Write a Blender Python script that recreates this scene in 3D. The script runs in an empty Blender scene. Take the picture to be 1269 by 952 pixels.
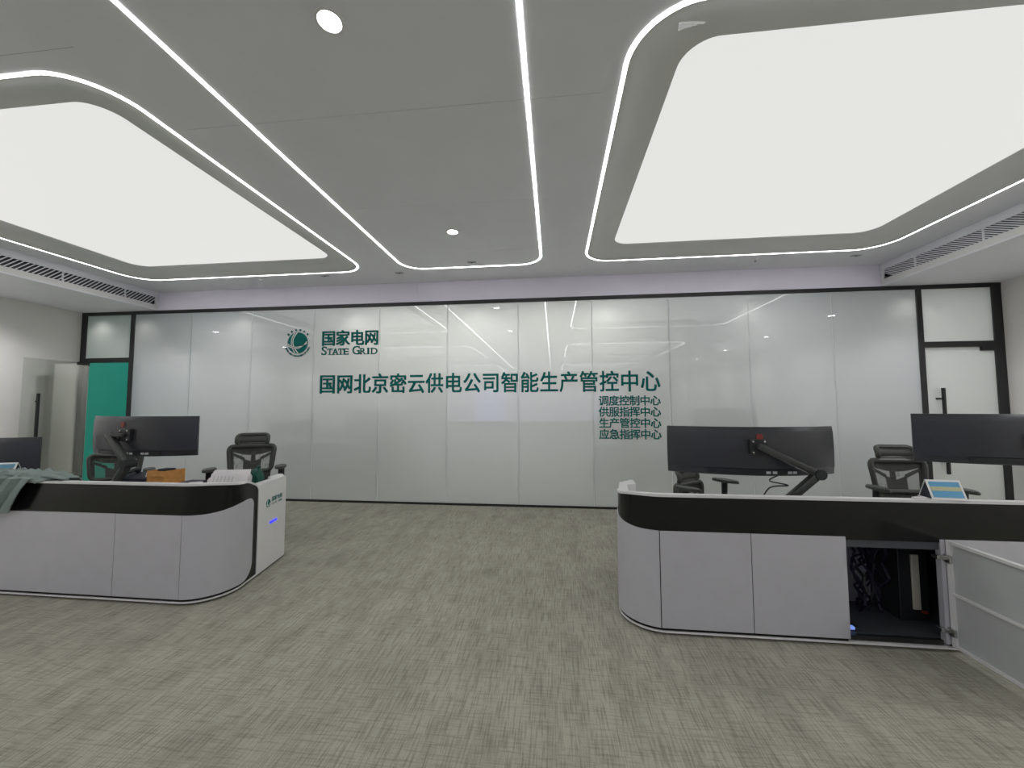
import bpy, bmesh, math, random
from mathutils import Vector, Matrix
random.seed(4)
C = bpy.context.scene.collection
S = bpy.context.scene
PI = math.pi

# ------------------------------------------------------------------ camera, world, exposure
F_PX = 474.63; YAW = -0.10904; PITCH = 0.057567; ROLL = -0.002824; CAM_Z = 1.45
def cam_axes():
    cy, sy, cp, sp = math.cos(YAW), math.sin(YAW), math.cos(PITCH), math.sin(PITCH)
    f = Vector((sy*cp, cy*cp, sp)); r = Vector((cy, -sy, 0)); u = r.cross(f)
    cr, sr = math.cos(ROLL), math.sin(ROLL)
    return r*cr+u*sr, u*cr-r*sr, f
r_, u_, f_ = cam_axes()
cam = bpy.data.cameras.new('camera'); cam_o = bpy.data.objects.new('camera', cam); C.objects.link(cam_o)
cam.sensor_fit = 'HORIZONTAL'; cam.sensor_width = 36; cam.lens = F_PX*36/1269; cam.clip_start = 0.02
m = Matrix((r_, u_, -f_)).transposed().to_4x4(); m.translation = Vector((0, 0, CAM_Z)); cam_o.matrix_world = m
S.camera = cam_o
w = bpy.data.worlds.new('world'); S.world = w; w.use_nodes = True
w.node_tree.nodes['Background'].inputs[0].default_value = (0.5, 0.52, 0.55, 1)
w.node_tree.nodes['Background'].inputs[1].default_value = 0.0
S.view_settings.view_transform = 'Standard'; S.view_settings.look = 'None'
S.view_settings.gamma = 1; S.view_settings.exposure = 0.0; S.view_settings.use_curve_mapping = False
PANEL_L = 0.76          # radiance of the luminous ceilings
STRIP_L = 9.0
SPOT_W = 36.0           # round downlights
BACK_W = 11.0           # downlights in the corridor behind the frosted glass
SCREEN_L = 0.80
CORR_W = 60.0           # unseen fill lamps added in the corridor
MID_W = 118.0           # added area lamp that brightens the glass behind the lettering

# ------------------------------------------------------------------ materials
def mat(name, col, rough=0.5, metal=0.0, spec=0.5, coat=0.0, coat_r=0.03, emit=None, es=0.0, trans=0.0):
    mm = bpy.data.materials.new(name); mm.use_nodes = True
    b = mm.node_tree.nodes['Principled BSDF']; I = b.inputs
    I['Base Color'].default_value = (*col, 1); I['Roughness'].default_value = rough; I['Metallic'].default_value = metal
    I['Specular IOR Level'].default_value = spec; I['Coat Weight'].default_value = coat; I['Coat Roughness'].default_value = coat_r
    I['Transmission Weight'].default_value = trans
    if emit: I['Emission Color'].default_value = (*emit, 1); I['Emission Strength'].default_value = es
    return mm
def nt(mm): return mm.node_tree, mm.node_tree.nodes, mm.node_tree.links, mm.node_tree.nodes['Principled BSDF']
def grain(mm, scale=60, amount=0.04, bump=0.0, stretch=(1, 1, 1)):
    """slight procedural variation of the base colour (and relief)"""
    t, N, L, b = nt(mm); col = b.inputs['Base Color'].default_value[:]
    tc = N.new('ShaderNodeTexCoord'); mp = N.new('ShaderNodeMapping'); mp.inputs['Scale'].default_value = stretch
    nz = N.new('ShaderNodeTexNoise'); nz.inputs['Scale'].default_value = scale; nz.inputs['Detail'].default_value = 3
    L.new(tc.outputs['Object'], mp.inputs[0]); L.new(mp.outputs[0], nz.inputs['Vector'])
    cr = N.new('ShaderNodeValToRGB')
    cr.color_ramp.elements[0].position = 0.3; cr.color_ramp.elements[1].position = 0.7
    cr.color_ramp.elements[0].color = tuple(max(0, c*(1-amount)) for c in col[:3])+(1,)
    cr.color_ramp.elements[1].color = tuple(min(1, c*(1+amount)) for c in col[:3])+(1,)
    L.new(nz.outputs[0], cr.inputs[0]); L.new(cr.outputs[0], b.inputs['Base Color'])
    if bump:
        bp = N.new('ShaderNodeBump'); bp.inputs['Strength'].default_value = bump; bp.inputs['Distance'].default_value = 0.002
        L.new(nz.outputs[0], bp.inputs['Height']); L.new(bp.outputs[0], b.inputs['Normal'])
    return mm
M = {}
M['ceil'] = grain(mat('ceiling_paint', (0.79, 0.80, 0.84), 0.55), 3, 0.015)
M['bulk'] = grain(mat('bulkhead_screen_tint', (0.86, 0.83, 0.94), 0.5), 3, 0.015)  # lavender cast of the display wall's light tinted into the base colour
M['wallp'] = grain(mat('wall_paint', (0.84, 0.82, 0.79), 0.6), 4, 0.02, 0.05)
M['cove'] = grain(mat('cove_metal', (0.70, 0.71, 0.70), 0.30, 0.0, 0.5), 3, 0.015)
M['black'] = grain(mat('black_aluminium', (0.012, 0.013, 0.014), 0.4), 30, 0.1)
M['gloss'] = grain(mat('black_gloss_panel', (0.006, 0.0065, 0.006), 0.18, spec=0.4), 20, 0.1)
M['desk'] = grain(mat('pale_lacquer', (0.58, 0.575, 0.62), 0.36, 0.30), 8, 0.02)
M['white'] = grain(mat('white_lacquer', (0.74, 0.735, 0.73), 0.35), 8, 0.015)
M['plastic'] = grain(mat('black_plastic', (0.018, 0.020, 0.022), 0.42), 80, 0.15)
M['monback'] = grain(mat('monitor_back_plastic', (0.032, 0.034, 0.040), 0.36), 90, 0.12)
M['screen'] = mat('screen_glass', (0.004, 0.004, 0.005), 0.1)
M['armm'] = grain(mat('arm_paint', (0.06, 0.065, 0.06), 0.35, 0.3), 40, 0.1)
M['chrome'] = mat('steel', (0.6, 0.6, 0.6), 0.22, 1.0)
M['red'] = mat('dull_red_print', (0.25, 0.03, 0.025), 0.4)
M['lab'] = mat('pale_print', (0.55, 0.55, 0.55), 0.5)
M['green'] = grain(mat('sign_green', (0.001, 0.150, 0.138), 0.55, spec=0.2), 30, 0.05)
M['gwall'] = grain(mat('green_wall_paint', (0.012, 0.30, 0.235), 0.6), 4, 0.03)
M['frame_ch'] = grain(mat('chair_frame', (0.062, 0.066, 0.058), 0.5), 60, 0.15)
M['pad_ch'] = grain(mat('chair_support', (0.105, 0.11, 0.095), 0.6), 60, 0.15)
M['beige'] = grain(mat('beige_plastic', (0.55, 0.53, 0.45), 0.5), 30, 0.05)
M['paper'] = grain(mat('paper', (0.78, 0.75, 0.76), 0.7), 20, 0.04)
M['card'] = grain(mat('cardboard', (0.52, 0.24, 0.06), 0.7), 25, 0.15)
M['seal'] = mat('pale_seal', (0.80, 0.80, 0.78), 0.4)
M['navy'] = grain(mat('navy_case', (0.012, 0.012, 0.03), 0.5), 30, 0.1)
M['dkgreen'] = grain(mat('dark_green_film', (0.005, 0.07, 0.05), 0.35), 25, 0.3)
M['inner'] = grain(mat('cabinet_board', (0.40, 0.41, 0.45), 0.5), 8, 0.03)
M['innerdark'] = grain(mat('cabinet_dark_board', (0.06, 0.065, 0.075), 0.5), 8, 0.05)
M['doorin'] = grain(mat('door_inner_face', (0.50, 0.52, 0.52), 0.5), 8, 0.03)
M['panel'] = mat('stretch_light_film', (0.03, 0.03, 0.03), 0.6, emit=(1, 0.998, 0.965), es=PANEL_L)
M['strip'] = mat('led_line', (0.3, 0.3, 0.3), 0.5, emit=(1, 0.985, 0.98), es=STRIP_L)
M['lens'] = mat('downlight_lens', (0.9, 0.9, 0.9), 0.5, emit=(1, 0.99, 1.0), es=45)
M['blue'] = mat('blue_lamp', (0.02, 0.02, 0.3), 0.4, emit=(0.02, 0.02, 1.0), es=2.2)
M['bluedim'] = mat('blue_indicator', (0.1, 0.15, 0.4), 0.4, emit=(0.25, 0.4, 1.0), es=0.7)

def carpet():
    mm = mat('woven_carpet', (0.3, 0.3, 0.25), 0.95, spec=0.1); t, N, L, b = nt(mm)
    tc = N.new('ShaderNodeTexCoord')
    def noise(sc, stretch, det=2.0, rgh=0.6):
        mp = N.new('ShaderNodeMapping'); mp.inputs['Scale'].default_value = stretch
        n = N.new('ShaderNodeTexNoise'); n.inputs['Scale'].default_value = sc; n.inputs['Detail'].default_value = det
        n.inputs['Roughness'].default_value = rgh
        L.new(tc.outputs['Object'], mp.inputs[0]); L.new(mp.outputs[0], n.inputs['Vector']); return n.outputs[0]
    def ramp(x, a, bb, ca, cb):
        r = N.new('ShaderNodeValToRGB'); r.color_ramp.elements[0].position = a; r.color_ramp.elements[1].position = bb
        r.color_ramp.elements[0].color = (ca, ca, ca, 1); r.color_ramp.elements[1].color = (cb, cb, cb, 1)
        L.new(x, r.inputs[0]); return r.outputs[0]
    def mul(a, bb):
        k = N.new('ShaderNodeMath'); k.operation = 'MULTIPLY'; L.new(a, k.inputs[0]); L.new(bb, k.inputs[1]); return k.outputs[0]
    ln = ramp(noise(1, (110, 6, 1), 2), 0.36, 0.54, 0.62, 1.0)       # threads along the room
    cr = ramp(noise(1, (7, 105, 1), 2), 0.34, 0.52, 0.72, 1.0)         # threads across
    fine = ramp(noise(1, (260, 160, 1), 1), 0.3, 0.7, 0.86, 1.12)
    pat = ramp(noise(1, (7, 1.6, 1), 2), 0.3, 0.62, 0.80, 1.05)        # darker blocks
    pat2 = ramp(noise(1, (1.4, 3.5, 1), 2), 0.3, 0.65, 0.88, 1.05)
    v = mul(mul(ln, cr), mul(mul(fine, pat), pat2))
    mx = N.new('ShaderNodeMix'); mx.data_type = 'RGBA'
    mx.inputs[6].default_value = (0.075, 0.080, 0.062, 1); mx.inputs[7].default_value = (0.40, 0.388, 0.322, 1)
    L.new(v, mx.inputs[0]); L.new(mx.outputs[2], b.inputs['Base Color'])
    bp = N.new('ShaderNodeBump'); bp.inputs['Strength'].default_value = 0.35; bp.inputs['Distance'].default_value = 0.004
    L.new(v, bp.inputs['Height']); L.new(bp.outputs[0], b.inputs['Normal'])
    return mm
M['carpet'] = carpet()

def frosted(name, col, metal, rough, through):
    """lacquered frosted glass: matt film under a clear polished face, a little light comes through"""
    mm = mat(name, col, rough, metal, 0.5, coat=1.0, coat_r=0.012)
    mm.node_tree.nodes['Principled BSDF'].inputs['Coat IOR'].default_value = 1.8; t, N, L, b = nt(mm)
    tr = N.new('ShaderNodeBsdfTranslucent'); tr.inputs[0].default_value = (0.85, 0.86, 0.86, 1)
    mx = N.new('ShaderNodeMixShader'); mx.inputs[0].default_value = through
    out = N['Material Output']
    L.new(b.outputs[0], mx.inputs[1]); L.new(tr.outputs[0], mx.inputs[2]); L.new(mx.outputs[0], out.inputs[0])
    return mm
M['glass'] = frosted('frosted_wall_glass', (0.45, 0.475, 0.51), 0.45, 0.36, 0.18)
M['glass2'] = frosted('frosted_door_glass', (0.55, 0.57, 0.56), 0.2, 0.4, 0.3)
def clear_glass():
    mm = mat('clear_door_glass', (0.8, 0.85, 0.84), 0.02, spec=0.5); t, N, L, b = nt(mm)
    tp = N.new('ShaderNodeBsdfTransparent'); tp.inputs[0].default_value = (0.90, 0.91, 0.89, 1)
    gl = N.new('ShaderNodeBsdfGlossy'); gl.inputs['Roughness'].default_value = 0.01
    fr = N.new('ShaderNodeFresnel'); fr.inputs[0].default_value = 1.6
    mx = N.new('ShaderNodeMixShader'); L.new(fr.outputs[0], mx.inputs[0]); L.new(tp.outputs[0], mx.inputs[1]); L.new(gl.outputs[0], mx.inputs[2])
    L.new(mx.outputs[0], N['Material Output'].inputs[0]); return mm
M['clear'] = clear_glass()
def clear_back():
    mm = mat('clear_glass_back', (0.9, 0.95, 0.93), 0.05); t, N, L, b = nt(mm)
    tp = N.new('ShaderNodeBsdfTransparent'); tp.inputs[0].default_value = (0.93, 0.96, 0.95, 1); L.new(tp.outputs[0], N['Material Output'].inputs[0]); return mm
M['clearback'] = clear_back()
def mesh_net():
    mm = mat('chair_mesh', (0.22, 0.225, 0.21), 0.7); t, N, L, b = nt(mm)
    tp = N.new('ShaderNodeBsdfTransparent'); mx = N.new('ShaderNodeMixShader'); mx.inputs[0].default_value = 0.42
    L.new(tp.outputs[0], mx.inputs[1]); L.new(b.outputs[0], mx.inputs[2]); L.new(mx.outputs[0], N['Material Output'].inputs[0]); return mm
M['net'] = mesh_net()
M['padnet'] = grain(mat('head_rest_fabric', (0.15, 0.155, 0.14), 0.75), 200, 0.15, 0.1)
def jacket_mat():
    mm = mat('soft_grey_green_cloth', (0.25, 0.305, 0.285), 0.85, spec=0.15); return grain(mm, 300, 0.12, 0.2)
M['cloth'] = jacket_mat()
def print_mat(name, bands):
    """flat print of horizontal colour bands along local z (0..1 generated)"""
    mm = mat(name, (0.8, 0.8, 0.8), 0.4); t, N, L, b = nt(mm)
    tc = N.new('ShaderNodeTexCoord'); sp = N.new('ShaderNodeSeparateXYZ'); L.new(tc.outputs['Generated'], sp.inputs[0])
    r = N.new('ShaderNodeValToRGB'); r.color_ramp.interpolation = 'CONSTANT'
    e = r.color_ramp.elements
    while len(e) > 1: e.remove(e[-1])
    for i, (p, c) in enumerate(bands):
        if i == 0: e[0].position = p; e[0].color = (*c, 1)
        else:
            k = e.new(p); k.color = (*c, 1)
    L.new(sp.outputs[2], r.inputs[0]); L.new(r.outputs[0], b.inputs['Base Color']); return mm
BL = (0.10, 0.36, 0.60); YL = (0.50, 0.52, 0.30); WH = (0.75, 0.75, 0.75)
M['print_r'] = print_mat('blue_yellow_card_print', [(0, BL), (0.42, YL), (0.68, BL)])
M['print_l'] = print_mat('teal_card_print', [(0, (0.03, 0.36, 0.33)), (0.38, (0.35, 0.45, 0.33)), (0.62, (0.12, 0.30, 0.42))])

# ------------------------------------------------------------------ mesh helpers
def obj(name, bm, m_, parent=None, smooth=False, recalc=True):
    if recalc: bmesh.ops.recalc_face_normals(bm, faces=bm.faces)
    me = bpy.data.meshes.new(name); bm.to_mesh(me); bm.free(); me.materials.append(m_)
    if smooth:
        me.polygons.foreach_set('use_smooth', [True]*len(me.polygons))
        try: me.set_sharp_from_angle(angle=math.radians(35))
        except Exception: pass
    o = bpy.data.objects.new(name, me); C.objects.link(o)
    if parent: o.parent = parent
    return o
def tag(o, label, cat=None, group=None, kind=None):
    o['label'] = label
    if cat: o['category'] = cat
    if group: o['group'] = group
    if kind: o['kind'] = kind
    return o
def thing(name, label, cat, loc=(0, 0, 0), rz=0, group=None):
    o = bpy.data.objects.new(name, None); C.objects.link(o); o.location = loc; o.rotation_euler = (0, 0, rz)
    o.empty_display_size = 0.1
    return tag(o, label, cat, group)
def struct(o, label=None):
    o['kind'] = 'structure'
    if label: o['label'] = label
    return o
def sempty(name, label=None):
    o = bpy.data.objects.new(name, None); C.objects.link(o); return struct(o, label)
def box(bm, x0, x1, y0, y1, z0, z1, bev=0, mtx=None):
    vs = [bm.verts.new((x, y, z)) for z in (z0, z1) for y in (y0, y1) for x in (x0, x1)]
    if mtx is not None:
        for v in vs: v.co = mtx @ v.co
    idx = ((0, 2, 3, 1), (4, 5, 7, 6), (0, 1, 5, 4), (1, 3, 7, 5), (3, 2, 6, 7), (2, 0, 4, 6))
    fs = [bm.faces.new([vs[i] for i in f]) for f in idx]
    if bev:
        es = list({e for f in fs for e in f.edges})
        bmesh.ops.bevel(bm, geom=es, offset=bev, segments=2, affect='EDGES', profile=0.5)
    return bm
def B(*a, **k): return box(bmesh.new(), *a, **k)
def prism(bm, pts, z0, z1, mtx=None):
    a = [bm.verts.new((x, y, z0)) for x, y in pts]; b = [bm.verts.new((x, y, z1)) for x, y in pts]
    n = len(pts)
    bm.faces.new(a[::-1]); top = bm.faces.new(b)
    for i in range(n): bm.faces.new((a[i], a[(i+1) % n], b[(i+1) % n], b[i]))
    if mtx is not None:
        for v in a+b: v.co = mtx @ v.co
    return top
def grid(bm, rows, closed_u=False, closed_v=False):
    """rows of points -> quads"""
    V = [[bm.verts.new(p) for p in r] for r in rows]
    nu, nv = len(rows), len(rows[0])
    for i in range(nu if closed_u else nu-1):
        for j in range(nv if closed_v else nv-1):
            q = (V[i][j], V[i][(j+1) % nv], V[(i+1) % nu][(j+1) % nv], V[(i+1) % nu][j])
            if len(set(q)) == 4:
                try: bm.faces.new(q)
                except ValueError: pass
    return V
def tube(bm, pts, r, n=8, closed=False, flat=1.0, caps=True):
    pts = [Vector(p) for p in pts]; k = len(pts); rows = []; ref = None
    for i, p in enumerate(pts):
        a = pts[(i-1) % k] if (closed or i > 0) else p; b = pts[(i+1) % k] if (closed or i < k-1) else p
        t = (b-a).normalized()
        if ref is None: ref = Vector((0, 0, 1)) if abs(t.z) < 0.9 else Vector((0, 1, 0))
        s = t.cross(ref).normalized(); q = s.cross(t).normalized(); ref = q
        rr = r[i] if isinstance(r, (list, tuple)) else r
        rows.append([p+s*math.cos(2*PI*j/n)*rr+q*math.sin(2*PI*j/n)*rr*flat for j in range(n)])
    V = grid(bm, rows, closed_u=closed, closed_v=True)
    if not closed and caps:
        bm.faces.new(V[0][::-1]); bm.faces.new(V[-1])
    return bm
def disc(bm, c, r, h, axis='z', n=24):
    """cylinder; c is the centre of its base"""
    pts = [(math.cos(2*PI*i/n)*r, math.sin(2*PI*i/n)*r) for i in range(n)]
    mt = Matrix.Translation(c)
    if axis == 'y': mt = mt @ Matrix.Rotation(PI/2, 4, 'X')
    if axis == 'x': mt = mt @ Matrix.Rotation(PI/2, 4, 'Y')
    prism(bm, pts, 0, h, mt); return bm
def rrect(x0, x1, y0, y1, r, n=10):
    pts = []
    for cx, cy, a in ((x1-r, y1-r, 0), (x0+r, y1-r, 90), (x0+r, y0+r, 180), (x1-r, y0+r, 270)):
        for i in range(n+1):
            t = math.radians(a+90*i/n); pts.append((cx+r*math.cos(t), cy+r*math.sin(t)))
    return pts
def sm(t): t = max(0, min(1, t)); return t*t*(3-2*t)

# ------------------------------------------------------------------ room constants (metres)
D = 5.59; H = 3.044; ZC = 3.345
XL, XR, YB = -7.93, 5.806, -10.5
SL, SR = -6.50, 4.39

# floor and outer shell
struct(obj('floor', B(XL-0.3, XR+0.3, YB, 7.6, -0.1, 0), M['carpet']), 'grey green woven carpet with crossing streaks')
struct(obj('wall_left', B(XL-0.15, XL, YB, D+0.1, 0, H+0.4), M['wallp']), 'plain warm white wall beside the open glass door')
struct(obj('wall_right', B(XR, XR+0.15, YB, D+0.1, 0, H+0.4), M['wallp']), 'plain warm white wall beside the closed glass door')
struct(obj('wall_rear', B(XL-0.15, XR+0.15, YB-0.15, YB, 0, 3.6), M['innerdark']))
# corridor behind the frosted glass
struct(obj('wall_corridor', B(XL-0.3, -6.4, 7.15, 7.3, 0, 3.3), M['gwall']), 'green painted wall seen through the open doorway')
struct(obj('wall_corridor_plain', B(-6.4, XR+0.3, 7.2, 7.3, 0, 3.3), M['wallp']))
struct(obj('wall_corridor_end', B(XL-0.3, XL-0.2, D+0.1, 7.2, 0, 3.3), M['gwall']))
struct(obj('wall_corridor_end', B(XR+0.2, XR+0.3, D+0.1, 7.2, 0, 3.3), M['wallp']))
struct(obj('ceiling_corridor', B(XL-0.3, XR+0.3, D+0.06, 7.3, 3.06, 3.2), M['ceil']))
for x in (-7.55, -6.72, -4.95, -3.05, -1.15, 0.75, 2.70, 4.70):
    l = bpy.data.lights.new('corridor_lamp', 'SPOT'); l.energy = BACK_W; l.spot_size = math.radians(115); l.spot_blend = 1.0
    l.shadow_soft_size = 0.05; l.color = (1, 0.95, 0.88)
    lo = bpy.data.objects.new('corridor_lamp', l); C.objects.link(lo); lo.location = (x, D+0.26, 3.0); lo.rotation_euler = (math.radians(-14), 0, 0)
for x, k in ((-7.4, 0.10), (-5.2, 0.45), (3.0, 0.40), (5.2, 0.22)):  # added fill lamps, out of sight, to lift the frosted glass and doorway
    l = bpy.data.lights.new('corridor_fill', 'AREA'); l.energy = CORR_W*k; l.size = 0.6
    lo = bpy.data.objects.new('corridor_fill', l); C.objects.link(lo); lo.location = (x, 6.55, 3.04)

l = bpy.data.lights.new('glass_wall_fill', 'AREA'); l.shape = 'RECTANGLE'; l.size = 4.4; l.size_y = 0.7; l.energy = MID_W; l.color = (1, 0.97, 0.88)  # unseen lamp added to make the middle of the glass wall glow
lo = bpy.data.objects.new('glass_wall_fill', l); C.objects.link(lo); lo.location = (-0.95, 6.35, 3.05)
# ------------------------------------------------------------------ frosted glass wall
def pane(name, x0, x1, y0, y1, z0, z1, m_, parent, bev=0):
    o = obj(name, B(x0, x1, y0, y1, z0, z1, bev=bev), m_, parent)      # film on the room side, clear glass behind it
    o.data.materials.append(M['clearback'])
    for p in o.data.polygons:
        if p.normal.y > -0.5: p.material_index = 1
    return o
wb = sempty('wall_back', 'wall of frosted glass panels carrying the green lettering')
PW = 1.07085; JX = [-6.92]+[-5.872+PW*i for i in range(10)]+[4.805]
for a, b in zip(JX[:-1], JX[1:]):
    pane('glass_panel', a+0.003, b-0.003, D, D+0.012, 0.032, 2.992, M['glass'], wb, 0.0015)
for x in JX[1:-1]:
    obj('joint_seal', B(x-0.0045, x+0.0045, D+0.004, D+0.011, 0.032, 2.992), M['seal'], wb)
fr = sempty('trim_glass_wall', 'black aluminium frame around the glass wall')
obj('header', B(XL, XR, D-0.012, D+0.06, 2.99, H), M['black'], fr)
obj('bottom_rail', B(-6.99, 4.87, D-0.008, D+0.05, 0, 0.031), M['black'], fr)
for a, b in ((XL+0.002, -7.843), (-6.992, -6.922), (4.807, 4.868), (5.70, XR-0.002)):
    obj('post', B(a, b, D-0.012, D+0.06, 0, 2.99), M['black'], fr)
obj('transom', B(-7.843, -6.992, D-0.010, D+0.055, 2.195, 2.27), M['black'], fr)
obj('transom', B(4.868, 5.70, D-0.010, D+0.055, 2.205, 2.282), M['black'], fr)
w1 = sempty('window_1', 'frosted pane above the open doorway'); pane('pane', -7.838, -6.996, D+0.01, D+0.022, 2.27, 2.99, M['glass2'], w1)
w2 = sempty('window_2', 'frosted pane above the closed glass door'); pane('pane', 4.872, 5.698, D+0.01, D+0.022, 2.282, 2.99, M['glass2'], w2)
# closed door, right
d1 = sempty('door_1', 'closed frosted glass door with long black pull handle')
pane('leaf', 4.876, 5.694, D+0.01, D+0.022, 0.01, 2.20, M['glass2'], d1)
h = obj('handle', B(5.015, 5.045, D-0.052, D-0.022, 0.56, 1.67, bev=0.003), M['black'], d1)
for z in (0.72, 1.53): obj('standoff', B(4.975, 5.03, D-0.03, D+0.01, z-0.012, z+0.012), M['black'], h)
obj('patch_fitting', B(5.53, 5.70, D-0.012, D+0.035, 2.155, 2.21), M['black'], d1)
# open door, left: leaf swung into the room, along the wall
d2 = sempty('door_2', 'clear glass door leaf swung open against the left wall')
obj('leaf', B(-7.756, -7.744, 4.79, 5.585, 0.01, 2.185, bev=0.001), M['clear'], d2)
h = obj('handle', B(-7.715, -7.685, 4.93, 4.96, 0.56, 1.66, bev=0.003), M['black'], d2)
for z in (0.7, 1.54): obj('standoff', B(-7.744, -7.70, 4.937, 4.953, z-0.012, z+0.012), M['black'], h)
obj('patch_fitting', B(-7.775, -7.725, 5.44, 5.58, 2.145, 2.196), M['black'], d2)

# ------------------------------------------------------------------ ceiling
ce = sempty('ceiling', 'grey white metal ceiling with fine seams between its panels')
ROWS = [(1.75, 5.025), (-3.87, -0.60), (-9.48, -6.22)]
COLS = [(-6.15, -2.585), (0.404, 3.965)]
G = 0.0016
def cpanel(x0, x1, y0, y1): obj('ceiling_panel', B(x0, x1, y0+G, y1-G, ZC, ZC+0.012), M['ceil'], ce)
ys = [D, 4.507, 3.397]
while ys[-1] > YB+1.14: ys.append(ys[-1]-1.135)
ys.append(YB)
for a, b in zip(ys[1:], ys[:-1]): cpanel(-2.50, 0.32, a, b)
RO = 0.33
def surround(x0, x1, y0, y1, tx0, tx1, ty0, ty1):
    bm = bmesh.new(); loop = rrect(tx0+0.01, tx1-0.01, ty0+0.01, ty1-0.01, RO-0.01, 10); n = len(loop); k = n//4
    rc = ((x1, y1), (x0, y1), (x0, y0), (x1, y0))
    li = [bm.verts.new((x, y, ZC)) for x, y in loop]; cv = [bm.verts.new((x, y, ZC)) for x, y in rc]
    for c in range(4):
        for i in range(k-1): bm.faces.new((li[c*k+i], li[c*k+i+1], cv[c]))
        bm.faces.new((li[c*k+k-1], li[((c+1)*k) % n], cv[(c+1) % 4], cv[c]))
    obj('ceiling_panel', bm, M['ceil'], ce)
for (x0, x1), (sx0, sx1) in zip(COLS, ((SL, -2.50), (0.32, SR))):
    prev = D
    for (y0, y1) in ROWS:
        top = D if prev == D else y1+0.10
        if prev != D: cpanel(sx0, sx1, top, prev)
        surround(sx0, sx1, y0-0.10, top, x0, x1, y0, y1)
        prev = y0-0.10
    cpanel(sx0, sx1, YB, prev)
struct(obj('ceiling_slab', B(XL, XR, YB, D, 3.62, 3.7), M['innerdark']))

def light_tray(x0, x1, y0, y1, label, group=None):
    t = thing('ceiling_light', label, 'ceiling light', (0, 0, 0), 0, group)
    def loop(d, z): return [(x, y, z) for x, y in rrect(x0+d, x1-d, y0+d*0.92, y1-d*0.92, RO-0.15*d/0.33, 12)]
    bm = bmesh.new()
    grid(bm, [loop(0.0, ZC+0.02), loop(0.0, ZC-0.003), loop(0.022, ZC-0.003), loop(0.022, ZC+0.02)], closed_v=True)
    obj('led_line', bm, M['strip'], t)
    bm = bmesh.new()
    prof = [(0.022, ZC-0.002), (0.030, ZC-0.002), (0.030, ZC+0.016), (0.045, ZC+0.018), (0.075, ZC+0.030), (0.12, ZC+0.052), (0.17, ZC+0.070),
            (0.22, ZC+0.080), (0.28, ZC+0.085), (0.33, ZC+0.086), (0.332, ZC+0.10)]
    grid(bm, [loop(d, z) for d, z in prof], closed_v=True)
    obj('cove', bm, M['cove'], t, smooth=True)
    bm = bmesh.new(); vs = [bm.verts.new(p) for p in loop(0.325, ZC+0.092)]; bm.faces.new(vs)
    top = [bm.verts.new((v.co.x, v.co.y, v.co.z+0.01)) for v in vs]; bm.faces.new(top)
    for i in range(len(vs)): bm.faces.new((vs[i], vs[(i+1) % len(vs)], top[(i+1) % len(vs)], top[i]))
    obj('light_panel', bm, M['panel'], t)
    return t
light_tray(*COLS[0], *ROWS[0], 'large glowing ceiling panel over the desk with the jacket')
tr = light_tray(*COLS[1], *ROWS[0], 'large glowing ceiling panel over the desk with the open cabinet')
for c in COLS:
    for rr in ROWS[1:]: light_tray(*c, *rr, 'glowing ceiling panel seen only as a reflection in the glass wall', 'ceiling panels behind the camera')
# perforated patch on the right panel's cove, light put in as glowing dots
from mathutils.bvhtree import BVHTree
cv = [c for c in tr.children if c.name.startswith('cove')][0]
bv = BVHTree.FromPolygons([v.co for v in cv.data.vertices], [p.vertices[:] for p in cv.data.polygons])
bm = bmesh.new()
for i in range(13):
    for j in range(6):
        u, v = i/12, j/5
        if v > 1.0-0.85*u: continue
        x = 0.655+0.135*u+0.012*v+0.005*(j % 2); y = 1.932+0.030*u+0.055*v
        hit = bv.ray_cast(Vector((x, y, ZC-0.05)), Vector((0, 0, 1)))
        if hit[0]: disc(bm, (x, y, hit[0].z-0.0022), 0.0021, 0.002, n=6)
o = obj('perforation_glow', bm, M['panel'], tr); o['kind'] = 'stuff'

# U shaped LED line in the middle strip
def upath(off):
    x0, x1, y1, r = -2.035+off, -0.135-off, 5.035-off, 0.30-off
    p = [(x0, -9.6), (x0, y1-r)]
    p += [(x0+r-r*math.cos(a), y1-r+r*math.sin(a)) for a in [PI/2*i/10 for i in range(1, 11)]]
    p += [(x1-r+r*math.sin(a), y1-r+r*math.cos(a)) for a in [PI/2*i/10 for i in range(0, 11)]]
    p += [(x1, -9.6)]; return p
bm = bmesh.new(); a, b = upath(0), upath(0.024)
grid(bm, [[(x, y, ZC-0.0005) for x, y in a], [(x, y, ZC-0.0035) for x, y in a], [(x, y, ZC-0.0035) for x, y in b], [(x, y, ZC-0.0005) for x, y in b]])
tag(obj('light_line', bm, M['strip']), 'thin white LED line drawing a U along the middle strip of ceiling', 'light')

# bulkhead above the glass wall
bk = sempty('trim_bulkhead', 'pale band of panels between ceiling and glass wall')
bx = [SL, -4.21, -2.06, -0.137, 2.05, SR]
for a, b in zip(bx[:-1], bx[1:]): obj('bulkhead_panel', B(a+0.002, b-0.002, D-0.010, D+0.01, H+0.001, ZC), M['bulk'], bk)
obj('backing', B(SL, SR, D-0.004, D+0.06, H, ZC), M['bulk'], bk)

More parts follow.
